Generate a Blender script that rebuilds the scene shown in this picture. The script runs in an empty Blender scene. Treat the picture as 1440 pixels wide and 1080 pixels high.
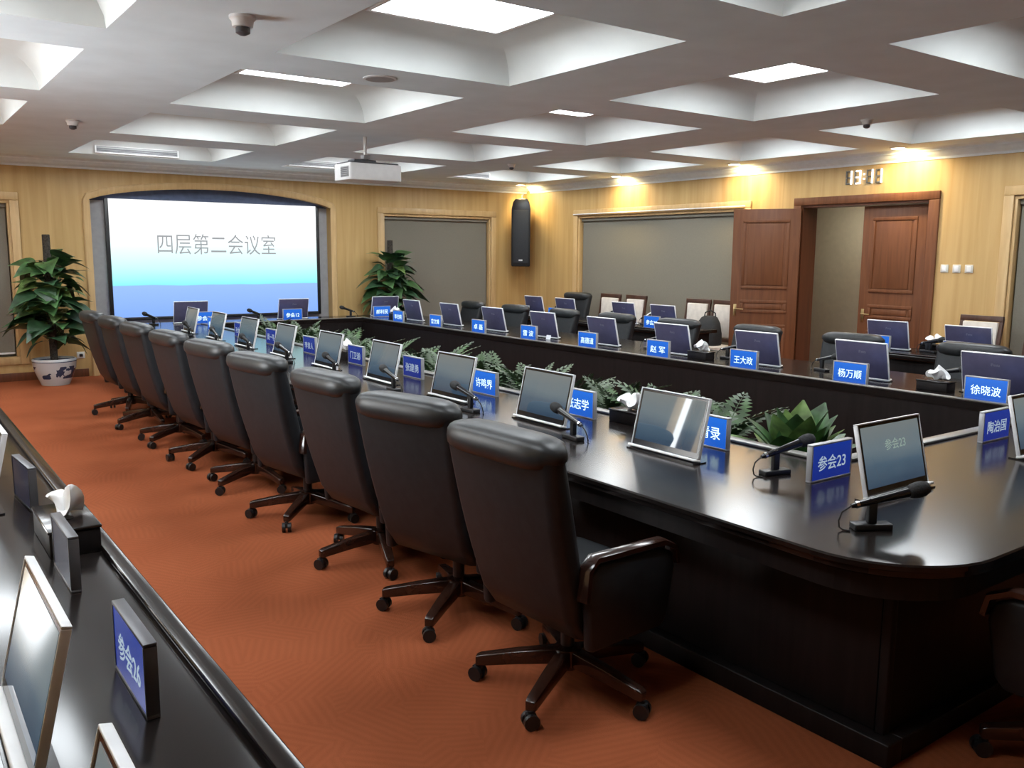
import bpy, bmesh, math, random
from mathutils import Vector, Matrix
random.seed(7)
PI = math.pi
R = math.radians
SC = bpy.context.scene
COL = SC.collection

# ------------------------------------------------------------------ camera
def set_camera():
    F, yaw, pitch, roll, h = 1238.0, R(35.98), R(8.39), R(0.38), 1.72
    f = Vector((math.sin(yaw)*math.cos(pitch), math.cos(yaw)*math.cos(pitch), -math.sin(pitch)))
    r = Vector((math.cos(yaw), -math.sin(yaw), 0)); u = r.cross(f)
    r2 = math.cos(roll)*r + math.sin(roll)*u
    u2 = -math.sin(roll)*r + math.cos(roll)*u
    cd = bpy.data.cameras.new('camera'); c = bpy.data.objects.new('camera', cd); COL.objects.link(c)
    m = Matrix((r2, u2, -f)).transposed().to_4x4(); m.translation = (0, 0, h)
    c.matrix_world = m
    cd.sensor_width = 36; cd.lens = F/1440*36; cd.clip_start = .02; cd.clip_end = 100
    SC.camera = c
set_camera()
# ------------------------------------------------------------------ world, exposure
W = bpy.data.worlds.new('world'); SC.world = W; W.use_nodes = True
W.node_tree.nodes['Background'].inputs[0].default_value = (.5, .55, .62, 1)
W.node_tree.nodes['Background'].inputs[1].default_value = .05
SC.view_settings.view_transform = 'Standard'; SC.view_settings.look = 'None'
SC.view_settings.gamma = 1; SC.view_settings.use_curve_mapping = False
SC.view_settings.exposure = 0.0
PANEL_E = 18.0        # ceiling light panels
DOWN_E = 26.0        # recessed downlights
SCREEN_E = 1.15
WINDOW_E = 20.0
CORR_E = 60.0

# ------------------------------------------------------------------ materials
MATS = {}
def nodes(name):
    m = bpy.data.materials.new(name); m.use_nodes = True
    t = m.node_tree; b = t.nodes['Principled BSDF']
    return m, t, b
def setc(b, key, v):
    b.inputs[key].default_value = v
def mat(name, col, rough=.5, metal=0, var=.06, scale=14, bump=0, spec=.5, stretch=None, emit=None, es=0, coat=0, sheen=0):
    """principled material whose colour varies a little with a noise field"""
    m, t, b = nodes(name)
    tc = t.nodes.new('ShaderNodeTexCoord'); mp = t.nodes.new('ShaderNodeMapping'); n = t.nodes.new('ShaderNodeTexNoise')
    if stretch: mp.inputs['Scale'].default_value = stretch
    n.inputs['Scale'].default_value = scale; n.inputs['Detail'].default_value = 3
    t.links.new(tc.outputs['Object'], mp.inputs[0]); t.links.new(mp.outputs[0], n.inputs['Vector'])
    cr = t.nodes.new('ShaderNodeValToRGB')
    lo = [max(0, c*(1-var*2)) for c in col]; hi = [min(1, c*(1+var*2)) for c in col]
    cr.color_ramp.elements[0].position = .3; cr.color_ramp.elements[1].position = .7
    cr.color_ramp.elements[0].color = (*lo, 1); cr.color_ramp.elements[1].color = (*hi, 1)
    t.links.new(n.outputs['Fac'], cr.inputs[0]); t.links.new(cr.outputs[0], b.inputs['Base Color'])
    setc(b, 'Roughness', rough); setc(b, 'Metallic', metal); setc(b, 'Specular IOR Level', spec)
    if coat: setc(b, 'Coat Weight', coat); setc(b, 'Coat Roughness', .08)
    if sheen: setc(b, 'Sheen Weight', sheen)
    if bump:
        bp = t.nodes.new('ShaderNodeBump'); bp.inputs['Strength'].default_value = bump; bp.inputs['Distance'].default_value = .004
        t.links.new(n.outputs['Fac'], bp.inputs['Height']); t.links.new(bp.outputs[0], b.inputs['Normal'])
    if emit:
        setc(b, 'Emission Color', (*emit, 1)); setc(b, 'Emission Strength', es)
    MATS[name] = m
    return m
def wood(name, c1, c2, rough=.4, scale=3.0, stretch=(8, 8, .5), coat=0, spec=.5, big=.0):
    m, t, b = nodes(name)
    tc = t.nodes.new('ShaderNodeTexCoord'); mp = t.nodes.new('ShaderNodeMapping'); mp.inputs['Scale'].default_value = stretch
    n = t.nodes.new('ShaderNodeTexNoise'); n.inputs['Scale'].default_value = scale; n.inputs['Detail'].default_value = 6; n.inputs['Distortion'].default_value = .6
    t.links.new(tc.outputs['Object'], mp.inputs[0]); t.links.new(mp.outputs[0], n.inputs['Vector'])
    cr = t.nodes.new('ShaderNodeValToRGB')
    cr.color_ramp.elements[0].position = .32; cr.color_ramp.elements[1].position = .68
    cr.color_ramp.elements[0].color = (*c1, 1); cr.color_ramp.elements[1].color = (*c2, 1)
    t.links.new(n.outputs['Fac'], cr.inputs[0]); t.links.new(cr.outputs[0], b.inputs['Base Color'])
    setc(b, 'Roughness', rough); setc(b, 'Specular IOR Level', spec)
    if coat: setc(b, 'Coat Weight', coat); setc(b, 'Coat Roughness', .1)
    MATS[name] = m
    return m
def glow(name, col, strength, base=(.02, .02, .02), rough=.3):
    m, t, b = nodes(name)
    setc(b, 'Base Color', (*base, 1)); setc(b, 'Roughness', rough)
    n = t.nodes.new('ShaderNodeTexNoise'); n.inputs['Scale'].default_value = 6
    mx = t.nodes.new('ShaderNodeMapRange'); mx.inputs[3].default_value = strength*.985; mx.inputs[4].default_value = strength*1.015
    t.links.new(n.outputs['Fac'], mx.inputs[0]); t.links.new(mx.outputs[0], b.inputs['Emission Strength'])
    setc(b, 'Emission Color', (*col, 1))
    MATS[name] = m
    return m
def ramp_glow(name, stops, strength, axis=2, lo=0., hi=1., base=(.01, .01, .012), rough=.25, noise=0., nscale=3.):
    """emission whose colour runs along one object axis (what a display shows)"""
    m, t, b = nodes(name)
    setc(b, 'Base Color', (*base, 1)); setc(b, 'Roughness', rough)
    tc = t.nodes.new('ShaderNodeTexCoord'); sx = t.nodes.new('ShaderNodeSeparateXYZ'); mr = t.nodes.new('ShaderNodeMapRange')
    mr.inputs[1].default_value = lo; mr.inputs[2].default_value = hi
    cr = t.nodes.new('ShaderNodeValToRGB')
    els = cr.color_ramp.elements
    while len(els) < len(stops): els.new(.5)
    for e, (p, c) in zip(els, stops): e.position = p; e.color = (*c, 1)
    t.links.new(tc.outputs['Object'], sx.inputs[0]); t.links.new(sx.outputs[axis], mr.inputs[0])
    src = mr.outputs[0]
    if noise:
        n = t.nodes.new('ShaderNodeTexNoise'); n.inputs['Scale'].default_value = nscale
        mp = t.nodes.new('ShaderNodeMapping'); mp.inputs['Scale'].default_value = (1, 1, 4)
        t.links.new(tc.outputs['Object'], mp.inputs[0]); t.links.new(mp.outputs[0], n.inputs['Vector'])
        ad = t.nodes.new('ShaderNodeMath'); ad.operation = 'MULTIPLY_ADD'; ad.inputs[1].default_value = noise; 
        t.links.new(n.outputs['Fac'], ad.inputs[0]); t.links.new(mr.outputs[0], ad.inputs[2])
        sb = t.nodes.new('ShaderNodeMath'); sb.operation = 'SUBTRACT'; sb.inputs[1].default_value = noise*.5
        t.links.new(ad.outputs[0], sb.inputs[0]); src = sb.outputs[0]
    t.links.new(src, cr.inputs[0])
    t.links.new(cr.outputs[0], b.inputs['Emission Color']); setc(b, 'Emission Strength', strength)
    MATS[name] = m
    return m
def carpet_mat():
    m, t, b = nodes('carpet')
    tc = t.nodes.new('ShaderNodeTexCoord')
    n1 = t.nodes.new('ShaderNodeTexNoise'); n1.inputs['Scale'].default_value = .9; n1.inputs['Detail'].default_value = 4
    n2 = t.nodes.new('ShaderNodeTexNoise'); n2.inputs['Scale'].default_value = 260
    # woven fans: blocks of parallel strokes whose direction changes from block to block
    vor = t.nodes.new('ShaderNodeTexVoronoi'); vor.inputs['Scale'].default_value = 4.2
    rot = t.nodes.new('ShaderNodeVectorRotate'); rot.rotation_type = 'Z_AXIS'
    ang = t.nodes.new('ShaderNodeMath'); ang.operation = 'MULTIPLY'; ang.inputs[1].default_value = 6.28
    sp = t.nodes.new('ShaderNodeSeparateColor')
    wv = t.nodes.new('ShaderNodeTexWave'); wv.inputs['Scale'].default_value = 9; wv.inputs['Distortion'].default_value = .6
    for x in (n1, n2, vor): t.links.new(tc.outputs['Object'], x.inputs['Vector'])
    t.links.new(vor.outputs['Color'], sp.inputs[0]); t.links.new(sp.outputs[0], ang.inputs[0])
    t.links.new(tc.outputs['Object'], rot.inputs['Vector']); t.links.new(ang.outputs[0], rot.inputs['Angle'])
    t.links.new(rot.outputs[0], wv.inputs['Vector'])
    cr = t.nodes.new('ShaderNodeValToRGB')
    cr.color_ramp.elements[0].position = .25; cr.color_ramp.elements[1].position = .75
    cr.color_ramp.elements[0].color = (.255, .066, .026, 1); cr.color_ramp.elements[1].color = (.335, .096, .040, 1)
    t.links.new(n1.outputs['Fac'], cr.inputs[0])
    mx = t.nodes.new('ShaderNodeMix'); mx.data_type = 'RGBA'; mx.blend_type = 'MULTIPLY'; mx.inputs[0].default_value = .09
    t.links.new(cr.outputs[0], mx.inputs[6]); t.links.new(wv.outputs['Color'], mx.inputs[7])
    t.links.new(mx.outputs[2], b.inputs['Base Color'])
    bp = t.nodes.new('ShaderNodeBump'); bp.inputs['Strength'].default_value = .5; bp.inputs['Distance'].default_value = .004
    t.links.new(n2.outputs['Fac'], bp.inputs['Height']); t.links.new(bp.outputs[0], b.inputs['Normal'])
    setc(b, 'Roughness', .95); setc(b, 'Specular IOR Level', .05)
    MATS['carpet'] = m
carpet_mat()
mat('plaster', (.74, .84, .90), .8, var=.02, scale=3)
mat('plaster_darkened', (.60, .62, .61), .8, var=.02, scale=3)  # same plaster as the beams, shade put into its colour to dim the coffers
mat('cornice_plaster', (.74, .79, .82), .7, var=.02)
wood('wall_veneer', (.45, .285, .105), (.55, .365, .155), .45, 2.2, (5, 5, .22))
wood('frame_wood', (.50, .33, .15), (.60, .41, .20), .4, 3, (6, 6, .6))
wood('door_wood', (.115, .040, .015), (.165, .062, .025), .5, 3, (7, 7, .5), spec=.3)
wood('door_wood_dark', (.10, .035, .016), (.15, .05, .022), .4, 3, (7, 7, .5))
wood('table_wood', (.007, .0055, .005), (.014, .010, .009), .17, 3, (.6, 8, 8), spec=.5)
wood('panel_wood', (.007, .0055, .0055), (.012, .009, .009), .5, 3, (8, 8, .6), spec=.2)
wood('chair_wood', (.022, .009, .006), (.042, .016, .010), .22, 5, (4, 4, 4), coat=.4)
wood('side_chair_wood', (.05, .02, .012), (.08, .034, .02), .35, 5, (4, 4, 1))
mat('leather', (.012, .0135, .016), .47, var=.12, scale=22, bump=.12, spec=.35)
mat('leather_roll', (.016, .0175, .019), .42, var=.12, scale=22, bump=.12, spec=.5)
mat('cream_pad', (.62, .56, .50), .7, var=.04)
mat('blind_fabric', (.19, .175, .14), .85, var=.03, scale=90, bump=.1)
mat('recess_grey', (.33, .33, .34), .7, var=.03)
mat('recess_blue_spill', (.05, .07, .13), .6, var=.08)  # dark recess with the screen's blue spill painted into its colour
mat('black_plastic', (.012, .012, .013), .4, var=.1)
mat('black_gloss', (.008, .008, .01), .18, var=.1)
mat('black_mesh', (.02, .022, .026), .6, var=.25, scale=200, bump=.4)
mat('silver', (.74, .75, .77), .38, metal=.15, var=.03)
mat('plate_silver', (.42, .43, .45), .35, metal=.3, var=.03)
mat('rail_metal', (.20, .19, .175), .33, metal=.5, var=.05)
mat('frame_dark', (.10, .10, .11), .4, metal=.3, var=.05)
mat('white_trim', (.80, .80, .80), .35, var=.02)
mat('white_plastic', (.70, .70, .70), .4, var=.02)
mat('grey_plastic', (.30, .30, .31), .5, var=.05)
mat('dark_grey', (.09, .09, .10), .5, var=.05)
mat('chrome', (.75, .75, .76), .15, metal=1, var=.02)
mat('brass', (.45, .33, .16), .3, metal=1, var=.03)
mat('monitor_back', (.085, .08, .145), .36, metal=.2, var=.05)
mat('screen_glass', (.012, .013, .015), .06, var=.05, spec=.6)
mat('tissue_paper', (.86, .86, .86), .85, var=.02, bump=.1, emit=None)
mat('soil', (.03, .02, .014), .95, var=.3, scale=60, bump=.6)
mat('pole_coir', (.035, .028, .022), .95, var=.35, scale=60, bump=.8)
mat('leaf_green', (.048, .115, .036), .42, var=.35, scale=7)
mat('leaf_dark', (.030, .078, .034), .45, var=.35, scale=7)
mat('leaf_light', (.12, .20, .055), .42, var=.35, scale=9)
mat('fern_green', (.034, .070, .022), .5, var=.4, scale=9)
mat('fern_grey', (.062, .090, .050), .55, var=.3, scale=9)
mat('stem_green', (.09, .13, .045), .5, var=.2)
mat('outlet_white', (.62, .60, .55), .4, var=.02)
glow('text_grey', (.36, .38, .40), .95)
mat('mic_foam', (.012, .012, .013), .8, var=.3, scale=200, bump=.3)
mat('corridor_paint', (.55, .50, .38), .8, var=.02)
mat('logo_grey', (.22, .22, .27), .35, metal=.5, var=.02)
mat('bag_cloth', (.012, .012, .013), .8, var=.2)
glow('panel_light', (.90, .96, 1.0), PANEL_E)
mat('panel_off', (.75, .75, .73), .5, var=.02)
glow('down_light', (1.0, .90, .68), DOWN_E)
glow('corridor_light', (1.0, .93, .78), CORR_E)
glow('daylight_pane', (.93, .97, 1.0), WINDOW_E)
glow('clock_on', (1.0, 1.0, 1.0), 3.0)
mat('clock_off', (.13, .13, .12), .4, var=.02)
glow('plate_text', (.75, 1.0, 1.0), 1.3)
glow('plate_text_dim', (.62, .78, .95), .55)
ramp_glow('plate_blue', [(0, (.010, .11, .60)), (1, (.016, .17, .78))], .95, axis=2, lo=.02, hi=.16)
ramp_glow('plate_blue_dim', [(0, (.012, .035, .33)), (1, (.012, .05, .42))], .62, axis=2, lo=.02, hi=.16)
ramp_glow('plate_off', [(0, (.020, .022, .06)), (1, (.03, .035, .08))], .35, axis=2, lo=.02, hi=.16)
ramp_glow('screen_picture', [(0, (.22, .40, .93)), (.255, (.30, .49, .95)), (.268, (.30, .49, .95)), (.275, (.25, .86, .93)), (.42, (.55, .97, .98)), (.68, (.96, .99, 1.0)), (1, (1, 1, 1))], SCREEN_E, axis=2, lo=0, hi=1.66, rough=.8, noise=.03, nscale=1.2, base=(0, 0, 0))
ramp_glow('desktop_and_sheen', [(0, (.02, .04, .07)), (.3, (.05, .085, .12)), (.55, (.10, .135, .155)), (1, (.13, .15, .15))], 1.25, axis=2, lo=.03, hi=.30, rough=.025, noise=.35, nscale=3)  # dim wallpaper, its glow raised to imitate grey reflections on the glass

def porcelain():
    m, t, b = nodes('porcelain')
    tc = t.nodes.new('ShaderNodeTexCoord'); n = t.nodes.new('ShaderNodeTexNoise'); n.inputs['Scale'].default_value = 9; n.inputs['Detail'].default_value = 5
    n2 = t.nodes.new('ShaderNodeTexNoise'); n2.inputs['Scale'].default_value = 3.2
    sx = t.nodes.new('ShaderNodeSeparateXYZ')
    for x in (n, n2): t.links.new(tc.outputs['Object'], x.inputs['Vector'])
    t.links.new(tc.outputs['Object'], sx.inputs[0])
    def mth(op, a, bb=None):
        q = t.nodes.new('ShaderNodeMath'); q.operation = op
        for i, v in enumerate((a, bb)):
            if v is None: continue
            if isinstance(v, (int, float)): q.inputs[i].default_value = v
            else: t.links.new(v, q.inputs[i])
        return q.outputs[0]
    band = mth('MULTIPLY', mth('GREATER_THAN', sx.outputs[2], .09), mth('LESS_THAN', sx.outputs[2], .25))
    blot = mth('MULTIPLY', mth('GREATER_THAN', n.outputs['Fac'], .50), mth('GREATER_THAN', n2.outputs['Fac'], .46))
    line = mth('MULTIPLY', mth('GREATER_THAN', sx.outputs[2], .305), mth('LESS_THAN', sx.outputs[2], .315))
    fac = mth('MAXIMUM', mth('MULTIPLY', band, blot), line)
    mx = t.nodes.new('ShaderNodeMix'); mx.data_type = 'RGBA'
    mx.inputs[6].default_value = (.50, .52, .53, 1); mx.inputs[7].default_value = (.03, .045, .09, 1)
    t.links.new(fac, mx.inputs[0]); t.links.new(mx.outputs[2], b.inputs['Base Color'])
    setc(b, 'Roughness', .22); MATS['porcelain'] = m
porcelain()

# ------------------------------------------------------------------ mesh helpers
class MB:
    def __init__(s): s.v = []; s.f = []
    def add(s, vs, fs):
        o = len(s.v); s.v += [tuple(x) for x in vs]; s.f += [tuple(i+o for i in f) for f in fs]; return s
    def box(s, x0, x1, y0, y1, z0, z1, M=None):
        vs = [Vector(p) for p in ((x0,y0,z0),(x1,y0,z0),(x1,y1,z0),(x0,y1,z0),(x0,y0,z1),(x1,y0,z1),(x1,y1,z1),(x0,y1,z1))]
        if M: vs = [M @ p for p in vs]
        return s.add(vs, [(0,3,2,1),(4,5,6,7),(0,1,5,4),(1,2,6,5),(2,3,7,6),(3,0,4,7)])
    def prism(s, poly, a0, a1, axis='y'):
        n = len(poly)
        def P(p, a):
            return {'y': (p[0], a, p[1]), 'x': (a, p[0], p[1]), 'z': (p[0], p[1], a)}[axis]
        vs = [P(p, a0) for p in poly] + [P(p, a1) for p in poly]
        fs = [(i, (i+1) % n, n+(i+1) % n, n+i) for i in range(n)] + [tuple(range(n))[::-1], tuple(range(n, 2*n))]
        return s.add(vs, fs)
    def loft(s, rings, cap=True, closed=True):
        n = len(rings[0]); o = []; fs = []
        for r in rings: o += [tuple(p) for p in r]
        for k in range(len(rings)-1):
            for i in range(n if closed else n-1):
                j = (i+1) % n
                fs.append((k*n+i, k*n+j, (k+1)*n+j, (k+1)*n+i))
        if cap: fs += [tuple(range(n))[::-1], tuple(range((len(rings)-1)*n, len(rings)*n))]
        return s.add(o, fs)
    def tube(s, pts, rad, n=10, cap=True):
        pts = [Vector(p) for p in pts]
        if not hasattr(rad, '__len__'): rad = [rad]*len(pts)
        rings = []; up = Vector((0, 0, 1))
        for k, p in enumerate(pts):
            d = (pts[min(k+1, len(pts)-1)] - pts[max(k-1, 0)]).normalized()
            a = d.cross(up)
            if a.length < .05: a = d.cross(Vector((1, 0, 0)))
            a.normalize(); b = d.cross(a)
            rings.append([p + rad[k]*(a*math.cos(2*PI*i/n) + b*math.sin(2*PI*i/n)) for i in range(n)])
        return s.loft(rings, cap)
    def lathe(s, prof, n=28, c=(0, 0, 0), cap=True):
        return s.loft([[(c[0]+r*math.cos(2*PI*i/n), c[1]+r*math.sin(2*PI*i/n), c[2]+z) for i in range(n)] for r, z in prof], cap)
    def build(s, name, m, parent=None, loc=(0, 0, 0), rot=(0, 0, 0), smooth=False, bevel=0, seg=2, ang=.7):
        me = bpy.data.meshes.new(name); me.from_pydata(s.v, [], s.f); me.update()
        bm = bmesh.new(); bm.from_mesh(me); bmesh.ops.recalc_face_normals(bm, faces=bm.faces)
        if bevel:
            es = [e for e in bm.edges if len(e.link_faces) == 2 and e.calc_face_angle(0) > .5]
            bmesh.ops.bevel(bm, geom=es, offset=bevel, segments=seg, profile=.5, affect='EDGES', clamp_overlap=True)
        bm.to_mesh(me); bm.free()
        me.materials.append(MATS[m])
        if smooth or bevel:
            me.polygons.foreach_set('use_smooth', [True]*len(me.polygons))
            me.set_sharp_from_angle(angle=ang if not bevel else 1.0)
        me.update()
        return link(name, me, parent, loc, rot)
def link(name, me, parent=None, loc=(0, 0, 0), rot=(0, 0, 0)):
    o = bpy.data.objects.new(name, me); COL.objects.link(o)
    o.location = loc; o.rotation_euler = rot
    if parent: o.parent = parent
    return o
def B(name, m, x0, x1, y0, y1, z0, z1, parent=None, bevel=0, **k):
    return MB().box(x0, x1, y0, y1, z0, z1).build(name, m, parent, bevel=bevel, **k)
def tag(o, label, cat, group=None):
    o['label'] = label; o['category'] = cat
    if group: o['group'] = group
    return o
def thing(name, label, cat, loc=(0, 0, 0), rz=0, group=None):
    o = bpy.data.objects.new(name, None); COL.objects.link(o); o.empty_display_size = .1
    o.location = loc; o.rotation_euler = (0, 0, rz)
    return tag(o, label, cat, group)
def struct(o, label=None):
    o['kind'] = 'structure'
    if label: o['label'] = label
    return o
def copy_tree(o, parent=None):
    c = o.copy(); COL.objects.link(c); c.parent = parent
    for ch in o.children: copy_tree(ch, c)
    return c
def dup(root, loc, rz, label, group=None):
    r = copy_tree(root); r.location = loc; r.rotation_euler = (0, 0, rz); r['label'] = label
    if group: r['group'] = group
    return r
def rrect(x0, x1, y0, y1, r, n=6):
    out = []
    for cx, cy, a0 in ((x1-r, y1-r, 0), (x0+r, y1-r, 90), (x0+r, y0+r, 180), (x1-r, y0+r, 270)):
        for k in range(n+1):
            a = R(a0 + 90*k/n); out.append((cx + r*math.cos(a), cy + r*math.sin(a)))
    return out
TEXTS = {}
def text_mesh(s, bold=.0):
    key = (s, bold)
    if key in TEXTS: return TEXTS[key]
    cu = bpy.data.curves.new('t', 'FONT'); cu.body = s; cu.size = 1; cu.align_x = 'CENTER'; cu.align_y = 'CENTER'
    cu.extrude = .01; cu.offset = bold; cu.resolution_u = 3
    ob = bpy.data.objects.new('t', cu); COL.objects.link(ob)
    dg = bpy.context.evaluated_depsgraph_get(); dg.update()
    me = bpy.data.meshes.new_from_object(ob.evaluated_get(dg))
    bpy.data.objects.remove(ob); bpy.data.curves.remove(cu)
    xs = [v.co.x for v in me.vertices]; ys = [v.co.y for v in me.vertices]
    if xs:
        cx, cy = (min(xs)+max(xs))/2, (min(ys)+max(ys))/2
        for v in me.vertices: v.co.x -= cx; v.co.y -= cy
        me['w'] = max(xs)-min(xs); me['h'] = max(ys)-min(ys)
    TEXTS[key] = me
    return me
def text(name, s, m, width, height, parent, loc, rot, bold=.0, depth=.001):
    """lettering fitted into width x height, lying in its local XY plane"""
    me = text_mesh(s, bold).copy(); me.name = name; me.materials.clear(); me.materials.append(MATS[m])
    sx = width/me['w']; sy = min(height/me['h'], sx*1.7); sx = min(sx, sy*1.25)
    for v in me.vertices: v.co = (v.co.x*sx, v.co.y*sy, v.co.z*depth/.01)
    return link(name, me, parent, loc, rot)
NTH = ['nearest', 'second', 'third', 'fourth', 'fifth', 'sixth', 'seventh', 'eighth', 'farthest']

# ------------------------------------------------------------------ room dimensions
X0, X1, Y0, Y1 = -1.2, 9.95, -2.5, 13.3
ZC, ZT, ZW = 2.95, 3.2, 2.82
T = .76
struct(B('floor', 'carpet', X0-.2, 12.2, Y0-.2, Y1+.3, -.1, 0))

# ceiling with coffers
CX = [(-.62, 1.18), (2.15, 3.95), (4.93, 6.73), (7.72, 9.4)]
CY = [(-1.0, .72), (1.36, 3.07), (3.74, 5.5), (6.12, 7.87), (8.48, 10.17), (10.87, 12.5)]
def ceiling():
    xs = sorted({X0-.2, X1+.25, *[a for p in CX for a in p]}); ys = sorted({Y0-.2, Y1+.3, *[a for p in CY for a in p]})
    m = MB(); idx = {}
    for x in xs:
        for y in ys: idx[x, y] = len(m.v); m.v.append((x, y, ZC))
    for i in range(len(xs)-1):
        for j in range(len(ys)-1):
            if (xs[i], xs[i+1]) in CX and (ys[j], ys[j+1]) in CY: continue
            m.f.append((idx[xs[i], ys[j]], idx[xs[i], ys[j+1]], idx[xs[i+1], ys[j+1]], idx[xs[i+1], ys[j]]))
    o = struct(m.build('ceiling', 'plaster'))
    for (a, b) in CX:
        for (c, d) in CY:
            k = MB(); rings = []
            for i in range(7):
                t = PI/2*i/6; q = .36*(1-math.cos(t)); z = ZC + (ZT-ZC)*math.sin(t)
                rings.append([(a+q, c+q, z), (b-q, c+q, z), (b-q, d-q, z), (a+q, d-q, z)])
            k.loft(rings, cap=False); n = len(k.v); k.f.append((n-4, n-3, n-2, n-1))
            k.build('coffer', 'plaster_darkened', o, smooth=True, ang=.5)
ceiling()
B('ceiling_slab', 'plaster', X0-.2, X1+.25, Y0-.2, Y1+.3, 3.3, 3.4)['kind'] = 'structure'
bpy.data.objects['ceiling_slab'].name = 'trim_9'

# walls: one welded sheet each, with openings and reveals
def wall(name, m, us, vs, holes, place, depth, revm=None):
    us = sorted(set(us) | {h[0] for h in holes} | {h[1] for h in holes}); vs = sorted(set(vs) | {h[2] for h in holes} | {h[3] for h in holes})
    mb = MB(); idx = {}
    def V(u, v, d):
        k = (u, v, d)
        if k not in idx: idx[k] = len(mb.v); mb.v.append(place(u, v, d))
        return idx[k]
    for i in range(len(us)-1):
        for j in range(len(vs)-1):
            cu, cv = (us[i]+us[i+1])/2, (vs[j]+vs[j+1])/2
            if any(h[0] < cu < h[1] and h[2] < cv < h[3] for h in holes): continue
            mb.f.append((V(us[i], vs[j], 0), V(us[i+1], vs[j], 0), V(us[i+1], vs[j+1], 0), V(us[i], vs[j+1], 0)))
    for (a, b, c, d) in holes:
        uu = [u for u in us if a <= u <= b]; vv = [v for v in vs if c <= v <= d]
        for k in range(len(uu)-1):
            for v in ((c, d) if c > 0.01 else (d,)): mb.f.append((V(uu[k], v, 0), V(uu[k+1], v, 0), V(uu[k+1], v, depth), V(uu[k], v, depth)))
        for k in range(len(vv)-1):
            for u in (a, b): mb.f.append((V(u, vv[k], 0), V(u, vv[k+1], 0), V(u, vv[k+1], depth), V(u, vv[k], depth)))
    return struct(mb.build(name, m))
WIN_R = [(8.19, 11.80, .32, 2.38), (1.2, 4.61, .32, 2.38)]      # openings in the right wall (Y range)
DOOR = (5.53, 7.28, 0, 2.375)
WIN_B = [(-.60, 1.55, .32, 2.38), (6.98, 9.16, .32, 2.38)]
ARCH = (2.50, 6.05, 0, 2.66)
wall('wall_right', 'wall_veneer', [Y0, Y1], [0, ZC], WIN_R + [DOOR], lambda u, v, d: (X1+d, u, v), .16)
wall('wall_back', 'wall_veneer', [X0, X1], [0, ZC], WIN_B + [ARCH], lambda u, v, d: (u, Y1+d, v), .16)
WIN_L = [(5.4, 6.72, .9, 2.25), (6.97, 7.20, .9, 2.25)]
wall('wall_left', 'wall_veneer', [Y0, Y1], [0, ZC], WIN_L, lambda u, v, d: (X0-d, u, v), .16)
wall('wall_front', 'wall_veneer', [X0, X1], [0, ZC], [], lambda u, v, d: (u, Y0-d, v), .16)

# windows with roller blinds
def window(name, place, a, b, z0, z1, rail=False):
    """place(u, d, z): u along the wall, d out of the wall into the room"""
    def bx(nm, m, u0, u1, d0, d1, q0, q1, par=None, bev=.004):
        p0 = place(u0, d0, q0); p1 = place(u1, d1, q1)
        return B(nm, m, *sorted((p0[0], p1[0])), *sorted((p0[1], p1[1])), *sorted((p0[2], p1[2])), parent=par, bevel=bev)
    w = bx(name, 'blind_fabric', a-.02, b+.02, -.16, -.14, z0-.02, z1+.02, None, 0); struct(w)
    for (u0, u1, q0, q1) in ((a-.10, b+.10, z1-.005, z1+.095), (a-.10, a+.005, z0-.1, z1-.005), (b-.005, b+.10, z0-.1, z1-.005), (a+.005, b-.005, z0-.1, z0+.005)):
        bx('window_casing', 'frame_wood', u0, u1, 0, .028, q0, q1, w, .008)
    for (u0, u1, q0, q1) in ((a+.001, b-.001, z1-.045, z1-.001), (a+.001, a+.035, z0+.001, z1-.045), (b-.035, b-.001, z0+.001, z1-.045)):
        bx('window_jamb', 'frame_wood', u0, u1, -.11, -.002, q0, q1, w, .003)
    bl = bx('roller_blind', 'blind_fabric', a+.05, b-.05, -.085, -.080, z0+.06, z1-.05, w, 0)
    bx('blind_roller', 'blind_fabric', a+.04, b-.04, -.10, -.04, z1-.10, z1-.046, w, .012)
    bx('blind_bottom_bar', 'white_trim', a+.05, b-.05, -.092, -.074, z0+.035, z0+.06, w, .003)
    if rail:
        p0 = place(a-.03, .06, z1+.02); p1 = place(b+.06, .06, z1+.02)
        MB().tube([p0, p1], .009, 8).build('curtain_rod', 'white_trim', w, smooth=True)
        for u in (a+.5, (a+b)/2, b-.4):
            MB().tube([place(u, .028, z1+.02), place(u, .062, z1+.02)], .006, 8).build('rod_bracket', 'white_trim', w, smooth=True)
    return w
PR = lambda u, d, z: (X1-d, u, z)
PB = lambda u, d, z: (u, Y1-d, z)
PL = lambda u, d, z: (X0+d, u, z)
window('window_1', PB, *WIN_B[0]); window('window_2', PB, *WIN_B[1])
window('window_3', PR, *WIN_R[0], rail=True); window('window_4', PR, *WIN_R[1])
for k, (a, b, z0, z1) in enumerate(WIN_L):
    w = struct(B('window_%d' % (5+k), 'daylight_pane', X0-.12, X0-.11, a, b, z0, z1))
    for (u0, u1, q0, q1) in ((a-.08, b+.08, z1, z1+.08), (a-.08, b+.08, z0-.08, z0), (a-.08, a, z0, z1), (b, b+.08, z0, z1)):
        B('window_casing', 'frame_wood', X0-.002, X0+.028, u0, u1, q0, q1, w, .006)

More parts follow.
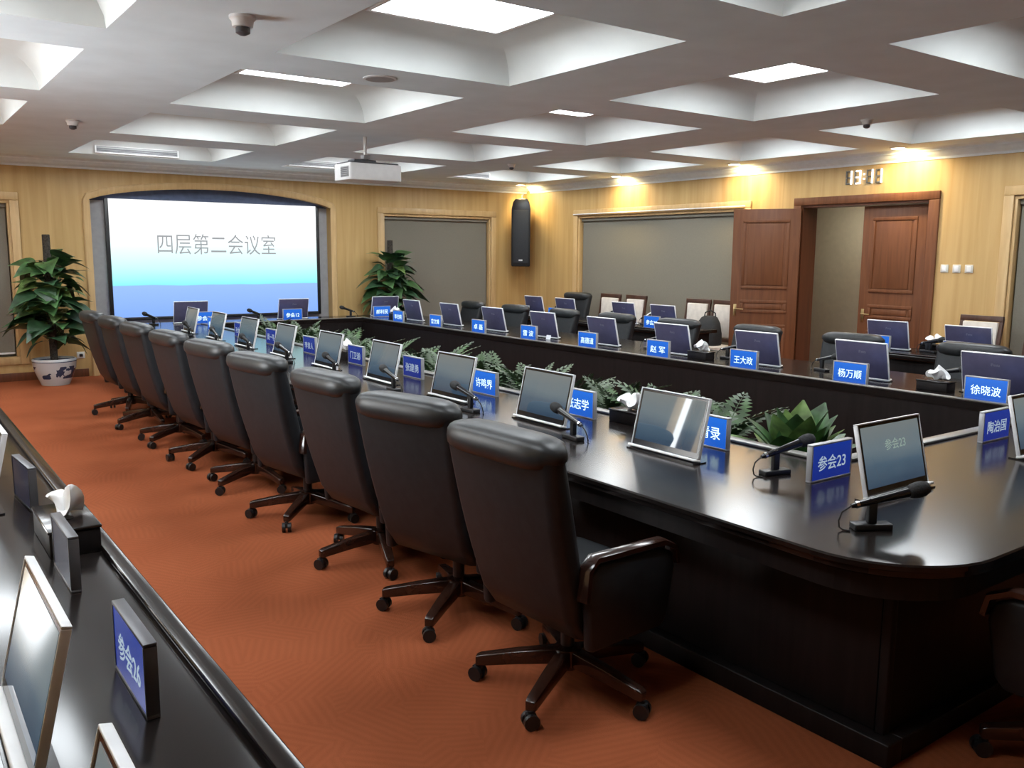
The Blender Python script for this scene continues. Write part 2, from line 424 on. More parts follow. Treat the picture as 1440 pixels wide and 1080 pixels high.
# cornices and baseboards
def cornice(name, place, a, b):
    prof = [(0, ZW), (.02, ZW), (.02, ZW+.025), (.055, ZW+.05), (.075, ZW+.085), (.10, ZW+.085), (.10, ZW+.105), (.14, ZW+.13), (.0, ZW+.13)]
    return struct(MB().loft([[place(a, d, z) for d, z in prof], [place(b, d, z) for d, z in prof]]).build(name, 'cornice_plaster', smooth=True, ang=.4))
cornice('trim_1', PB, X0+.001, X1-.001); cornice('trim_2', PR, Y0+.001, Y1-.145)
cornice('trim_3', PL, Y0+.001, Y1-.145)
for i, (u0, u1) in enumerate(((X0+.02, 2.37), (6.18, X1-.02))): struct(B('baseboard_back' if i == 0 else 'baseboard_back.001', 'door_wood_dark', u0, u1, Y1-.02, Y1-.001, 0, .11, bevel=.004))
struct(B('baseboard_right', 'door_wood_dark', X1-.02, X1-.001, 7.40, Y1-.02, 0, .11, bevel=.004))
struct(B('baseboard_right.001', 'door_wood_dark', X1-.02, X1-.001, Y0+.02, 5.41, 0, .11, bevel=.004))
# arched screen niche
def niche():
    a, b, _, zt = ARCH; xc, half = (a+b)/2, (b-a)/2; zs = 2.43
    def arc(k, n, lift=0, grow=0):
        t = -1+2*k/n; return (xc + t*(half+grow), zs + lift + (2.635-zs)*(1-t*t)**.75 if abs(t) < 1 else zs+lift)
    n = 24
    head = MB().prism([arc(k, n) for k in range(n+1)] + [(b, zt), (a, zt)], Y1+.002, Y1+.158, 'y')
    h = struct(head.build('trim_4', 'wall_veneer'))
    rings = []
    path = [(a, 0), (a, 1.2), (a, zs-.02)] + [arc(k, n) for k in range(n+1)] + [(b, zs-.02), (b, 1.2), (b, 0)]
    for k, p in enumerate(path):
        q0 = path[max(k-1, 0)]; q1 = path[min(k+1, len(path)-1)]
        d = Vector((q1[0]-q0[0], q1[1]-q0[1])).normalized(); nx, nz = -d.y, d.x
        rings.append([(p[0]+nx*s, Y1-e, p[1]+nz*s) for s, e in ((-.01, 0), (-.01, .02), (.03, .035), (.07, .035), (.085, .02), (.085, 0))])
    struct(MB().loft(rings).build('trim_5', 'frame_wood', smooth=True, ang=.5))
    struct(B('trim_6', 'recess_grey', a-.02, b+.02, Y1+.158, Y1+.18, 0, zs-.005))
    struct(B('trim_7', 'recess_blue_spill', a-.02, b+.02, Y1+.158, Y1+.18, zs-.005, zt+.02))
niche()
# door with two leaves
def leaf(name, w, h, parent, loc, rz, m='door_wood'):
    """a leaf hinged at its origin, running along +x, panels on both faces"""
    o = MB().box(0, w, -.02, .02, 0, h).build(name, m, parent, loc, (0, 0, rz), bevel=.003)
    for z0, z1 in ((.16, .80), (.95, 1.12), (1.27, h-.14)):
        for s in (-1, 1):
            y = s*.021
            B('door_panel', m, .20, w-.20, min(y, y+s*.010), max(y, y+s*.010), z0+.05, z1-.05, o, .008)
            for (x0, x1, q0, q1) in ((.13, w-.13, z1-.04, z1), (.13, w-.13, z0, z0+.04), (.13, .17, z0+.04, z1-.04), (w-.17, w-.13, z0+.04, z1-.04)):
                B('panel_molding', m, x0, x1, min(y, y+s*.014), max(y, y+s*.014), q0, q1, o, .005)
    for s in (-1, 1):
        hd = MB().box(w-.085, w-.045, s*.021, s*.027, .90, 1.06).build('door_handle', 'brass', o, bevel=.002)
        MB().tube([(w-.065, s*.022, 1.0), (w-.065, s*.06, 1.0), (w-.075, s*.066, 1.0), (w-.18, s*.066, .995)], .009, 8).build('handle_lever', 'brass', hd, smooth=True)
    return o
def door():
    y0, y1, _, zt = DOOR
    d = struct(MB().box(X1+.02, X1+.30, y0-.02, y0-.0005, 0, zt+.001).build('door_1', 'door_wood_dark'))
    B('door_jamb', 'door_wood_dark', X1+.001, X1+.30, y1-.03, y1-.0005, 0, zt-.03, d)
    B('door_jamb', 'door_wood_dark', X1+.001, X1+.30, y0+.0005, y0+.03, 0, zt-.03, d)
    B('door_head', 'door_wood_dark', X1+.001, X1+.30, y0+.0005, y1-.0005, zt-.03, zt-.0005, d)
    for (u0, u1, q0, q1) in ((y0-.115, y1+.105, zt-.005, zt+.095), (y1-.01, y1+.105, 0, zt-.005), (y0-.115, y0+.01, 0, zt-.005)):
        B('door_casing', 'door_wood', X1-.03, X1+.001, u0, u1, q0, q1, d, .008)
    leaf('door_leaf', .86, 2.32, d, (X1-.045, y1-.035, .012), R(123))
    leaf('door_leaf', .84, 2.32, d, (X1+.10, y0+.052, .012), R(90))
    for z in (.4, 1.2, 2.1): MB().tube([(X1-.045, y1-.02, z), (X1-.045, y1-.02, z+.1)], .009, 8).build('hinge', 'brass', d, smooth=True)
door()
# corridor seen through the doorway
struct(B('wall_corridor', 'corridor_paint', 11.75, 11.9, 3.5, 11.5, 0, 2.8))
struct(B('wall_corridor.001', 'corridor_paint', 10.3, 11.75, 11.35, 11.5, 0, 2.8)); struct(B('wall_corridor.002', 'corridor_paint', 10.3, 11.75, 3.5, 3.65, 0, 2.8))
struct(B('ceiling.001', 'plaster', 10.25, 11.9, 3.5, 11.5, 2.6, 2.7))
cl = thing('corridor_lamp', 'round ceiling lamp in the corridor behind the door', 'ceiling lamp', (10.95, 7.3, 2.6))
MB().lathe([(.16, 0), (.16, -.03), (.15, -.035)], 20).build('lamp_body', 'white_trim', cl, smooth=True)
MB().lathe([(.14, -.036), (.12, -.06), (.06, -.075), (.005, -.078)], 20).build('lamp_shade', 'corridor_light', cl, smooth=True)

# ------------------------------------------------------------------ ceiling lights, vents, detectors
RN = ['first', 'second', 'third', 'fourth', 'fifth', 'sixth']
CN = ['left', 'centre-left', 'centre-right', 'right']
L0 = thing('ceiling_light', '', 'ceiling light', (0, 0, ZT), 0, 'square light panels in the ceiling coffers')
MB().box(-.46, .46, -.42, .42, -.022, -.014).build('diffuser', 'panel_light', L0); ON_ME = L0.children[0].data
for (x0, x1, y0, y1) in ((-.49, .49, .42, .45), (-.49, .49, -.45, -.42), (-.49, -.46, -.42, .42), (.46, .49, -.42, .42)):
    B('light_frame', 'white_trim', x0, x1, y0, y1, -.026, -.001, L0, .002)
_o = MB().box(-.46, .46, -.42, .42, -.022, -.014).build('diffuser', 'panel_off'); OFF_ME = _o.data; bpy.data.objects.remove(_o)
first = True
for i, (a, b) in enumerate(CX):
    for j, (c, d) in enumerate(CY):
        lb = 'square ceiling light panel, %s column of coffers, %s row from the camera' % (CN[i], RN[j])
        p = ((a+b)/2, (c+d)/2, ZT)
        if first: q = L0; L0.location = p; L0['label'] = lb; first = False
        else: q = dup(L0, p, 0, lb)
        for ch in q.children:                  # the row behind the camera is switched off
            if ch.name.startswith('diffuser'): ch.data = OFF_ME if j == 0 else ON_ME
def vent(x0, x1, label):
    v = thing('air_vent', label, 'air vent', ((x0+x1)/2, CY[-1][1]-.02, ZC+.068), 0, 'air grilles in the far coffers')
    w = (x1-x0)/2
    B('vent_back', 'dark_grey', -w, w, -.004, .012, -.04, .04, v)
    for (a, b, c, d) in ((-w-.015, w+.015, .036, .052), (-w-.015, w+.015, -.052, -.036), (-w-.015, -w+.004, -.036, .036), (w-.004, w+.015, -.036, .036)):
        B('vent_frame', 'white_trim', a, b, -.02, .012, c, d, v, .002)
    for k in range(4):
        B('vent_slat', 'grey_plastic', -w+.006, w-.006, -.016, -.005, -.029+k*.018, -.020+k*.018, v)
vent(2.47, 3.48, 'long grey air grille in the far left coffer above the screen')
vent(5.05, 6.15, 'long grey air grille in the far coffer behind the projector')
vent(7.45, 8.55, 'long grey air grille in the far right coffer near the corner')
def detector(x, y, s, label):
    o = thing('smoke_detector', label, 'smoke detector', (x, y, ZC), 0, 'smoke detectors on the ceiling beams')
    MB().lathe([(.055*s, 0), (.055*s, -.012*s), (.046*s, -.02*s), (.042*s, -.045*s)], 20).build('detector_base', 'white_plastic', o, smooth=True)
    MB().lathe([(.030*s, -.046*s), (.030*s, -.068*s), (.012*s, -.078*s)], 16).build('sensor_cage', 'dark_grey', o, smooth=True)
detector(1.70, 4.78, 1.25, 'white smoke detector nearest the camera, above the row of chairs')
detector(1.68, 9.45, 1.1, 'small white smoke detector at the upper left above the far chairs')
detector(7.45, 4.80, 1.0, 'small smoke detector left of the digital clock on the ceiling')
detector(7.30, 10.1, 1.0, 'small smoke detector on the ceiling near the corner speaker')
def ceiling_speaker(x, y, label):
    o = thing('ceiling_speaker', label, 'ceiling speaker', (x, y, ZC), 0)
    MB().lathe([(.12, 0), (.12, -.006), (.105, -.010)], 24).build('speaker_ring', 'white_plastic', o, smooth=True)
    MB().lathe([(.103, -.0105), (.06, -.014), (.003, -.015)], 24).build('speaker_grille', 'grey_plastic', o, smooth=True)
ceiling_speaker(3.05, 5.82, 'flat round ceiling speaker on the beam above the middle of the table')
for k, (x, y) in enumerate(((9.56, 12.95), (9.66, 10.55), (9.62, 8.15), (9.62, 5.78))):
    o = thing('downlight', 'round warm recessed downlight by the right wall, %s' % ['at the far corner over the speaker', 'over the blind beside the corner', 'over the open door leaf', 'over the clock beside the doors'][k], 'downlight', (x, y, ZC), 0, 'recessed downlights along the right wall')
    MB().lathe([(.095, 0), (.095, -.008), (.078, -.012), (.076, -.004)], 24, cap=False).build('downlight_ring', 'white_trim', o, smooth=True)
    MB().lathe([(.075, -.005), (.03, -.006), (.002, -.006)], 24).build('downlight_lens', 'down_light', o, smooth=True)
    ld = bpy.data.lights.new('downlight_beam', 'SPOT'); ld.energy = 75; ld.color = (1, .78, .40); ld.spot_size = R(150); ld.spot_blend = 1.0; ld.shadow_soft_size = .07
    lo = bpy.data.objects.new('downlight_beam', ld); COL.objects.link(lo); lo.parent = o; lo.location = (0, 0, -.03)
    lo.rotation_euler = (0, R(-40), 0)

# ------------------------------------------------------------------ projector
pj = thing('projector', 'white ceiling projector hanging on a short pole in front of the screen', 'projector', (4.48, 8.86, 2.49))
MB().prism(rrect(-.31, .31, -.20, .20, .03), 0, .175, 'z').build('projector_body', 'white_plastic', pj, bevel=.008)
MB().prism(rrect(-.29, .29, -.18, .18, .03), .1755, .192, 'z').build('projector_top', 'dark_grey', pj, bevel=.006)
gr = B('side_grille', 'grey_plastic', -.314, -.309, -.17, .02, .03, .14, pj)
for k in range(5): B('grille_slat', 'dark_grey', -.318, -.3145, -.165, .015, .04+k*.02, .048+k*.02, gr)
MB().lathe([(.05, 0), (.05, .05), (.042, .055)], 20).build('lens', 'black_gloss', pj, (.1, .20, .09), (R(-90), 0, 0), smooth=True)
B('mount_plate', 'dark_grey', -.20, .06, -.08, .08, .193, .225, pj, .006)
MB().tube([(-.07, -.08, .225), (-.07, -.08, .46)], .019, 12).build('mount_pole', 'white_plastic', pj, smooth=True)
B('mount_bracket', 'grey_plastic', -.11, -.03, -.12, -.04, .226, .27, pj, .004)

# ------------------------------------------------------------------ screen
def screen():
    x0, x1, z0, z1 = 2.76, 5.83, .79, 2.45
    s = thing('projection_screen', 'large bright projection screen with grey title text in the arched niche', 'projection screen', ((x0+x1)/2, Y1+.09, z0))
    w = (x1-x0)/2; h = z1-z0
    MB().box(-w, w, -.005, .02, 0, h).build('screen_surface', 'screen_picture', s)
    for (a, b, c, d, nm) in ((-w-.05, -w, -.04, h, 'screen_border'), (w, w+.05, -.04, h, 'screen_border'), (-w-.05, w+.05, -.045, -.001, 'screen_bottom_bar')):
        B(nm, 'black_plastic', a, b, -.02, .03, c, d, s, .003)
    text('title_text', '四层第二会议室', 'text_grey', 1.76, .30, s, (-.02+.0, -.0062, 1.045), (R(90), 0, 0), bold=-.004, depth=.0008)
    return s
screen()

# ------------------------------------------------------------------ right wall fittings
def clock():
    o = thing('digital_clock', 'white glowing digital clock showing 13:11 above the double doors', 'clock', (X1-.012, 6.64, 2.60))
    S = {'1': 'bc', '3': 'abgcd'}
    w, h, t = .085, .165, .017
    x = 0
    def seg(nm, y0, y1, z0, z1, on):
        # the reader faces +X: digits run towards -Y
        B('lit_segment' if on else 'dark_segment', 'clock_on' if on else 'clock_off', -.014, 0, -y1, -y0, z0, z1, o, .002)
    for ch in '13:11':
        if ch == ':':
            for z in (.05, .105): seg('dot', x, x+.018, z, z+.018, True)
            x += .043; continue
        geo = {'a': (x+t, x+w-t, h-t, h), 'd': (x+t, x+w-t, 0, t), 'g': (x+t, x+w-t, h/2-t/2, h/2+t/2), 'b': (x+w-t, x+w, h/2+.002, h), 'c': (x+w-t, x+w, 0, h/2-.002), 'f': (x, x+t, h/2+.002, h), 'e': (x, x+t, 0, h/2-.002)}
        for k, g in geo.items(): seg(k, *g, k in S[ch])
        x += w+.035
clock()
for k, y in enumerate((5.31, 5.17, 5.03)):
    o = thing('light_switch', 'white wall switch right of the doors, %s of three' % ['leftmost', 'middle one', 'rightmost'][k], 'switch', (X1-.0005, y, 1.59), 0, 'wall switches by the door')
    B('switch_plate', 'outlet_white', -.010, 0, -.045, .045, -.045, .045, o, .003)
    B('switch_rocker', 'white_trim', -.016, -.0105, -.022, .022, -.032, .032, o, .002)
o = thing('wall_outlet', 'small white wall outlet with dark socket behind the potted plant', 'outlet', (2.28, Y1-.0005, .30))
B('outlet_plate', 'outlet_white', -.05, .05, -.010, 0, -.045, .045, o, .003); B('outlet_plug', 'black_plastic', -.02, .02, -.045, -.0105, -.02, .02, o, .004)
# speaker hung in the corner
def corner_speaker():
    o = thing('wall_speaker', 'tall black column speaker hung in the far right corner', 'speaker', (9.62, 12.98, 1.50), R(-45))
    # local -y faces the room
    pr = [(-.15, -.12), (.15, -.12), (.10, .16), (-.10, .16)]
    rings = [[(x*s*1.15, y*s if y > 0 else y*(.6+.4*s), z) for x, y in pr] for z, s in ((0, .92), (.02, 1), (1.02, 1), (1.14, .86), (1.19, .66), (1.20, .6))]
    MB().loft(rings).build('cabinet', 'black_plastic', o, bevel=.006)
    MB().box(-.145, .145, -.132, -.1205, .06, 1.0).build('speaker_grille', 'black_mesh', o, bevel=.008)
    B('badge', 'silver', -.035, .035, -.1355, -.1325, .10, .125, o, .001)
    MB().tube([(0, .03, 1.19), (0, .03, 1.26), (0, .22, 1.30)], .014, 8).build('hanging_bracket', 'dark_grey', o, smooth=True)
corner_speaker()

# ------------------------------------------------------------------ conference table
XA, XB_, XC_, XD = 2.46, 3.64, 5.92, 6.97      # outer left, inner left, inner right, outer right
YA, YB_, YC_, YD = 1.29, 2.42, 11.98, 12.60
def ring_top():
    """a rectangular ring with rounded outer corners and a moulded edge"""
    outer = rrect(XA, XD, YA, YD, .40, 10); n = len(outer)
    # matching inner points: project outer polygon to the inner rectangle
    def inn(p):
        return (min(max(p[0], XB_), XC_), min(max(p[1], YB_), YC_))
    inner = [inn(p) for p in outer]
    mb = MB()
    def off(d):
        return rrect(XA+d, XD-d, YA+d, YD-d, .40-d, 10)
    prof = [(.006, T), (.0, T-.006), (.0, T-.022), (.012, T-.028), (.012, T-.045), (.03, T-.055)]
    rings = [[(x, y, T) for x, y in inner]] + [[(x, y, z) for x, y in off(d)] for d, z in prof] + [[(x, y, T-.055) for x, y in inner]]
    for k in range(len(rings)-1): mb.loft([rings[k], rings[k+1]], cap=False)
    mb.loft([rings[-1], rings[0]], cap=False)
    return mb
tb = thing('conference_table', 'large glossy black ring-shaped conference table filling the room', 'table', (0, 0, 0))
def build_top():
    mb = ring_top(); me = bpy.data.meshes.new('tabletop'); me.from_pydata(mb.v, [], mb.f)
    bm = bmesh.new(); bm.from_mesh(me); bmesh.ops.remove_doubles(bm, verts=bm.verts, dist=1e-5)
    bmesh.ops.dissolve_degenerate(bm, dist=1e-5, edges=bm.edges); bmesh.ops.recalc_face_normals(bm, faces=bm.faces); bm.to_mesh(me); bm.free()
    me.materials.append(MATS['table_wood']); link('tabletop', me, tb)
build_top()
def apron_ring():
    a = [[(x, y, z) for x, y in rrect(XA+d, XD-d, YA+d, YD-d, .40-d, 10)] for d, z in ((.05, T-.0555), (.05, T-.135), (.08, T-.135), (.08, T-.0555))]
    mb = MB()
    for k in range(4): mb.loft([a[k], a[(k+1) % 4]], cap=False)
    me = bpy.data.meshes.new('apron'); me.from_pydata(mb.v, [], mb.f)
    bm = bmesh.new(); bm.from_mesh(me); bmesh.ops.remove_doubles(bm, verts=bm.verts, dist=1e-5); bmesh.ops.recalc_face_normals(bm, faces=bm.faces); bm.to_mesh(me); bm.free()
    me.materials.append(MATS['panel_wood']); link('apron', me, tb)
apron_ring()
SK = .24
# outer skirt in panels, one per seat, and plain inner panels
def skirt_panels(fixed, a, b, n, axis):
    for k in range(n):
        u0 = a+(b-a)*k/n+.003; u1 = a+(b-a)*(k+1)/n-.003
        if axis == 'y': B('skirt_panel', 'panel_wood', fixed, fixed+.03, u0, u1, .09, T-.058, tb, .004)
        else: B('skirt_panel', 'panel_wood', u0, u1, fixed, fixed+.03, .09, T-.058, tb, .004)
skirt_panels(XA+SK, YA+SK+.032, YD-.26, 10, 'y'); skirt_panels(XD-SK-.03, YA+SK+.032, YD-.26, 10, 'y')
skirt_panels(YA+SK, XA+SK+.032, XD-SK-.032, 4, 'x')
for xx in (XA+SK-.004, XD-SK-.032): B('corner_post', 'panel_wood', xx, xx+.036, YA+SK-.004, YA+SK+.031, .0885, T-.058, tb, .004)
B('back_panel', 'panel_wood', XA+SK, XD-SK, YD-.25, YD-.22, .0, T-.058, tb)
for (x0, x1, y0, y1) in ((XA+SK-.05, XA+SK+.04, YA+SK-.05, YD-.22), (XD-SK-.04, XD-SK+.05, YA+SK-.05, YD-.22), (XA+SK+.04, XD-SK-.04, YA+SK-.05, YA+SK+.04)):
    B('plinth', 'panel_wood', x0, x1, y0, y1, 0, .088, tb, .006)
for (x0, x1, y0, y1) in ((XB_-.04, XB_-.01, YB_-.04, YC_+.04), (XC_+.01, XC_+.04, YB_-.04, YC_+.04), (XB_-.01, XC_+.01, YB_-.04, YB_-.01), (XB_-.01, XC_+.01, YC_+.01, YC_+.04)):
    B('inner_panel', 'panel_wood', x0, x1, y0, y1, 0, T-.057, tb)
for (x0, x1, y0, y1) in ((XB_-.075, XB_-.006, YB_-.075, YC_+.075), (XC_+.006, XC_+.05, YB_-.075, YC_+.075), (XB_-.006, XC_+.006, YB_-.075, YB_-.006), (XB_-.006, XC_+.006, YC_+.006, YC_+.05)):
    B('inner_rail', 'rail_metal', x0, x1, y0, y1, T+.0005, T+.014, tb, .004)

# side desks
def desk(label, x0, x1, y0, y1, lip):
    """lip = +1: raised rail along the x1 edge, -1: along x0"""
    o = thing('long_desk', label, 'desk', (0, 0, 0), 0)
    B('desktop', 'table_wood', x0, x1, y0, y1, T-.045, T, o, .006)
    ex = x1 if lip > 0 else x0
    B('desk_rail', 'table_wood', *sorted((ex-lip*.055, ex-lip*.008)), y0+.01, y1-.01, T+.0005, T+.018, o, .005)
    n = max(2, round((y1-y0)/1.05))
    for k in range(n):
        u0 = y0+.06+(y1-y0-.12)*k/n+.003; u1 = y0+.06+(y1-y0-.12)*(k+1)/n-.003
        B('front_panel', 'panel_wood', *sorted((ex-lip*.09, ex-lip*.06)), u0, u1, .08, T-.047, o, .004)
    B('desk_plinth', 'panel_wood', *sorted((ex-lip*.10, ex-lip*.055)), y0+.05, y1-.05, 0, .078, o)
    for k in range(n+1):
        u = y0+.05+(y1-y0-.13)*k/n
        B('side_panel', 'panel_wood', *sorted((ex-lip*.101, (x0 if lip > 0 else x1)+lip*.10)), u, u+.03, 0, T-.047, o)
desk('black desk at the left edge of the view, along the red carpet', -.06, .59, .35, 8.0, 1)
desk('black desk before the right window, right of the doorway', 8.18, 8.95, 1.3, 5.5, -1)
desk('black desk before the wide blind, left of the open door', 8.18, 8.95, 7.75, 11.75, -1)

# ------------------------------------------------------------------ executive chairs
LEG = MB()
LEG.loft([[(.03, -.030, .10), (.03, .030, .10), (.03, .030, .165), (.03, -.030, .165)],
          [(.20, -.026, .085), (.20, .026, .085), (.20, .026, .140), (.20, -.026, .140)],
          [(.352, -.022, .066), (.352, .022, .066), (.352, .022, .112), (.352, -.022, .112)],
          [(.372, -.019, .066), (.372, .019, .066), (.372, .019, .104), (.372, -.019, .104)]])
leg_o = LEG.build('leg', 'chair_wood', bevel=.005); LEG_ME = leg_o.data; bpy.data.objects.remove(leg_o)
c_ = MB(); c_.lathe([(.010, .055), (.010, .068)], 8)
for s in (-1, 1): c_.tube([(0, s*.008, .030), (0, s*.027, .030)], .030, 14)
c_.box(-.020, .020, -.008, .008, .03, .058)
co = c_.build('caster', 'black_plastic', smooth=True, ang=.6); CASTER_ME = co.data; bpy.data.objects.remove(co)
def chair_back(H):
    """rear upholstered shell: list of rings from bottom to top, leaning back"""
    rings = []; z0 = .33; zt = H-.085
    for k in range(9):
        t = k/8; z = z0+(zt-z0)*t
        xr = -.215-.175*t-.018*math.sin(PI*t); th = .10+.02*math.sin(PI*t)
        if k == 0: xr += .03; th = .07
        w = .262+.038*t
        rings.append([(x, y, z) for x, y in rrect(xr, xr+th, -w, w, .040, 4)])
    return rings
def exec_chair(H):
    t = thing('executive_chair', '', 'chair')
    MB().prism(rrect(-.235, .285, -.265, .265, .07), .385, .515, 'z').build('seat', 'leather', t, bevel=.035, seg=3)
    MB().loft(chair_back(H)).build('backrest', 'leather', t, smooth=True, ang=1.2)
    # rolled head cushion overhanging the back
    zt = H-.115; rings = []
    for k in range(13):
        u = -1+2*k/12; w = .306
        e = (1-abs(u)**6)**.5 if abs(u) < 1 else 0.12
        e = max(e, .35)
        cx, cz = -.337, zt+.052
        ring = []
        for i in range(16):
            a = 2*PI*i/16
            rx, rz = .088*e, .063*e
            x = cx + rx*math.copysign(abs(math.cos(a))**.7, math.cos(a)); z = cz + rz*math.copysign(abs(math.sin(a))**.7, math.sin(a)) 
            ring.append((x, u*w, z))
        rings.append(ring)
    MB().loft(rings).build('headrest', 'leather_roll', t, smooth=True, ang=1.2)
    for s in (-1, 1):
        y0, y1 = sorted((s*.270, s*.315))
        poly = [(-.185, .30), (-.20, .50), (-.185, .60), (-.14, .625), (.20, .615), (.255, .59), (.27, .53), (.235, .34), (.20, .30)]
        MB().prism(poly, y0, y1, 'y').build('arm_panel', 'leather', t, bevel=.014)
        pad = [(-.21, .50), (-.20, .61), (-.16, .648), (.20, .640), (.27, .605), (.285, .54)]
        pts = [(x, s*.293, z) for x, z in pad]
        rr = []
        for k, p in enumerate(pts):
            q0 = Vector(pts[max(k-1, 0)]); q1 = Vector(pts[min(k+1, len(pts)-1)]); d = (q1-q0).normalized(); nx, nz = -d.z, d.x
            rr.append([(p[0]+nx*h_, p[1]+w_, p[2]+nz*h_) for w_, h_ in ((-.028, -.010), (.028, -.010), (.028, .008), (.014, .014), (-.014, .014), (-.028, .008))])
        MB().loft(rr).build('armrest', 'chair_wood', t, smooth=True, ang=.8)
    MB().lathe([(.028, .12), (.028, .30), (.05, .31), (.05, .325)], 16).build('gas_column', 'black_plastic', t, smooth=True)
    MB().prism(rrect(-.15, .15, -.12, .12, .03), .325, .383, 'z').build('seat_mechanism', 'black_plastic', t, bevel=.008)
    MB().tube([(.02, -.12, .35), (.02, -.24, .35), (.02, -.30, .345)], .006, 8).build('tilt_lever', 'chrome', t, smooth=True)
    MB().lathe([(.052, .085), (.056, .10), (.056, .165), (.03, .175)], 16).build('hub', 'chair_wood', t, smooth=True)
    for k in range(5):
        l = link('leg', LEG_ME, t, (0, 0, 0), (0, 0, 2*PI*k/5)); c = link('caster', CASTER_ME, l, (.365, 0, 0), (0, 0, R(70)))
    return t
def place_chair(proto, first, x, y, rz, base, label, group):
    if first: t = proto; t.location = (x, y, 0); t.rotation_euler = (0, 0, rz); t['label'] = label; t['group'] = group
    else: t = dup(proto, (x, y, 0), rz, label, group)
    k = 0
    for ch in t.children:
        if ch.name.split('.')[0] == 'leg':
            ch.rotation_euler = (0, 0, base-rz+2*PI*k/5); k += 1
            for g in ch.children: g.rotation_euler = (0, 0, random.uniform(-1.2, 1.2))
    return t
tall = exec_chair(1.105)
LC = [(2.15, 2.57, 137, 4), (2.20, 3.46, 144, 15), (2.25, 4.36, 178, 5), (2.23, 5.36, 154, 9), (2.24, 6.34, 134, 8), (2.22, 7.27, 150, 5), (2.20, 8.22, 142, 4), (2.20, 9.16, 125, 3), (2.19, 10.06, 180, 2)]
for k, (x, y, b, a) in enumerate(LC):
    place_chair(tall, k == 0, x, y, R(a), R(b), 'black leather chair in the left row by the aisle, %s' % ('nearest the camera' if k == 0 else 'farthest, near the potted plant' if k == 8 else NTH[k]+' from the camera'), 'executive chairs in the left row')
place_chair(tall, False, 3.24, 1.06, R(91), R(128), 'black leather chair at the near table end, cut off at lower right', 'executive chairs at the near end')
low = exec_chair(1.0)
RC = [2.66, 3.72, 4.84, 6.00, 7.08, 8.14, 9.22, 10.3, 11.45]
for k, y in enumerate(RC):
    place_chair(low, k == 0, 7.19+random.uniform(0, .02), y, PI+R(random.uniform(-5, 5)), R(random.uniform(0, 72)), 'black leather chair behind the right table arm, %s' % ('nearest the camera' if k == 0 else 'farthest' if k == 8 else NTH[k]+' from the camera'), 'executive chairs along the right table arm')
place_chair(tall, False, 9.13, 11.18, PI+R(4), R(20), 'black leather executive chair behind the far end of the window desk', 'executive chairs at the window desk')

# cream padded side chairs against the right wall
def side_chair():
    t = thing('side_chair', '', 'chair')          # faces -x
    for sx, sy in ((-1, -1), (-1, 1)):
        MB().loft([[(x, y, z) for x, y in rrect(-.22-.018, -.22+.018, sy*.21-.018, sy*.21+.018, .006, 2)] for z in (0, .42)]).build('leg', 'side_chair_wood', t, smooth=True, ang=.6)
    for sy in (-1, 1):
        MB().loft([[(x+d, y, z) for x, y in rrect(.20-.017, .20+.017, sy*.215-.02, sy*.215+.02, .006, 2)] for z, d in ((0, .02), (.44, 0), (.75, .02), (1.08, .075))]).build('back_post', 'side_chair_wood', t, smooth=True, ang=.6)
    MB().loft([[(.265+a, y, 1.04+b) for a, b in ((-.016, 0), (.016, 0), (.02, .06), (-.012, .06))] for y in (-.235, .235)]).build('top_rail', 'side_chair_wood', t, bevel=.005)
    MB().loft([[(.205, y, .58), (.228, y, .58), (.270, y, 1.035), (.228, y, 1.035)] for y in (-.190, .190)]).build('back_pad', 'cream_pad', t, bevel=.014)
    MB().loft([[(.215+a, y, .52+b) for a, b in ((-.014, 0), (.014, 0), (.014, .05), (-.014, .05))] for y in (-.195, .195)]).build('lower_rail', 'side_chair_wood', t, bevel=.004)
    MB().prism(rrect(-.25, .18, -.23, .23, .03), .42, .49, 'z').build('seat', 'cream_pad', t, bevel=.016)
    return t
sc0 = side_chair()
SCP = [(9.40, 10.61, 'leftmost of the wall row'), (9.40, 10.03, 'second from the left in the wall row'), (9.40, 8.74, 'third from the left in the wall row'), (9.42, 8.26, 'beside the open door leaf with a dark bag'), (9.40, 4.72, 'below the wall switches'), (9.40, 4.02, 'at the right edge of the photo')]
for k, (x, y, l) in enumerate(SCP):
    lb = 'cream padded dark wooden side chair, '+l
    if k == 0: sc0.location = (x, y, 0); sc0['label'] = lb; sc0['group'] = 'padded side chairs along the right wall'
    else: dup(sc0, (x, y, 0), R(random.uniform(-3, 3)), lb)
bag = thing('shoulder_bag', 'black cloth bag slumped on the padded chair by the open door', 'bag', (9.36, 8.28, .492), R(8))
MB().loft([[(x*s+dx, y*s, z) for x, y in rrect(-.12, .12, -.19, .19, .07, 4)] for z, s, dx in ((0, .94, 0), (.04, 1.0, 0), (.16, .98, .0), (.30, .80, .02), (.38, .55, .035), (.40, .35, .04))]).build('bag_body', 'bag_cloth', bag, smooth=True, ang=1.3)
MB().tube([(.04, -.10, .34), (.05, -.08, .44), (.055, 0, .475), (.05, .08, .44), (.04, .10, .34)], .009, 8).build('bag_strap', 'bag_cloth', bag, smooth=True)

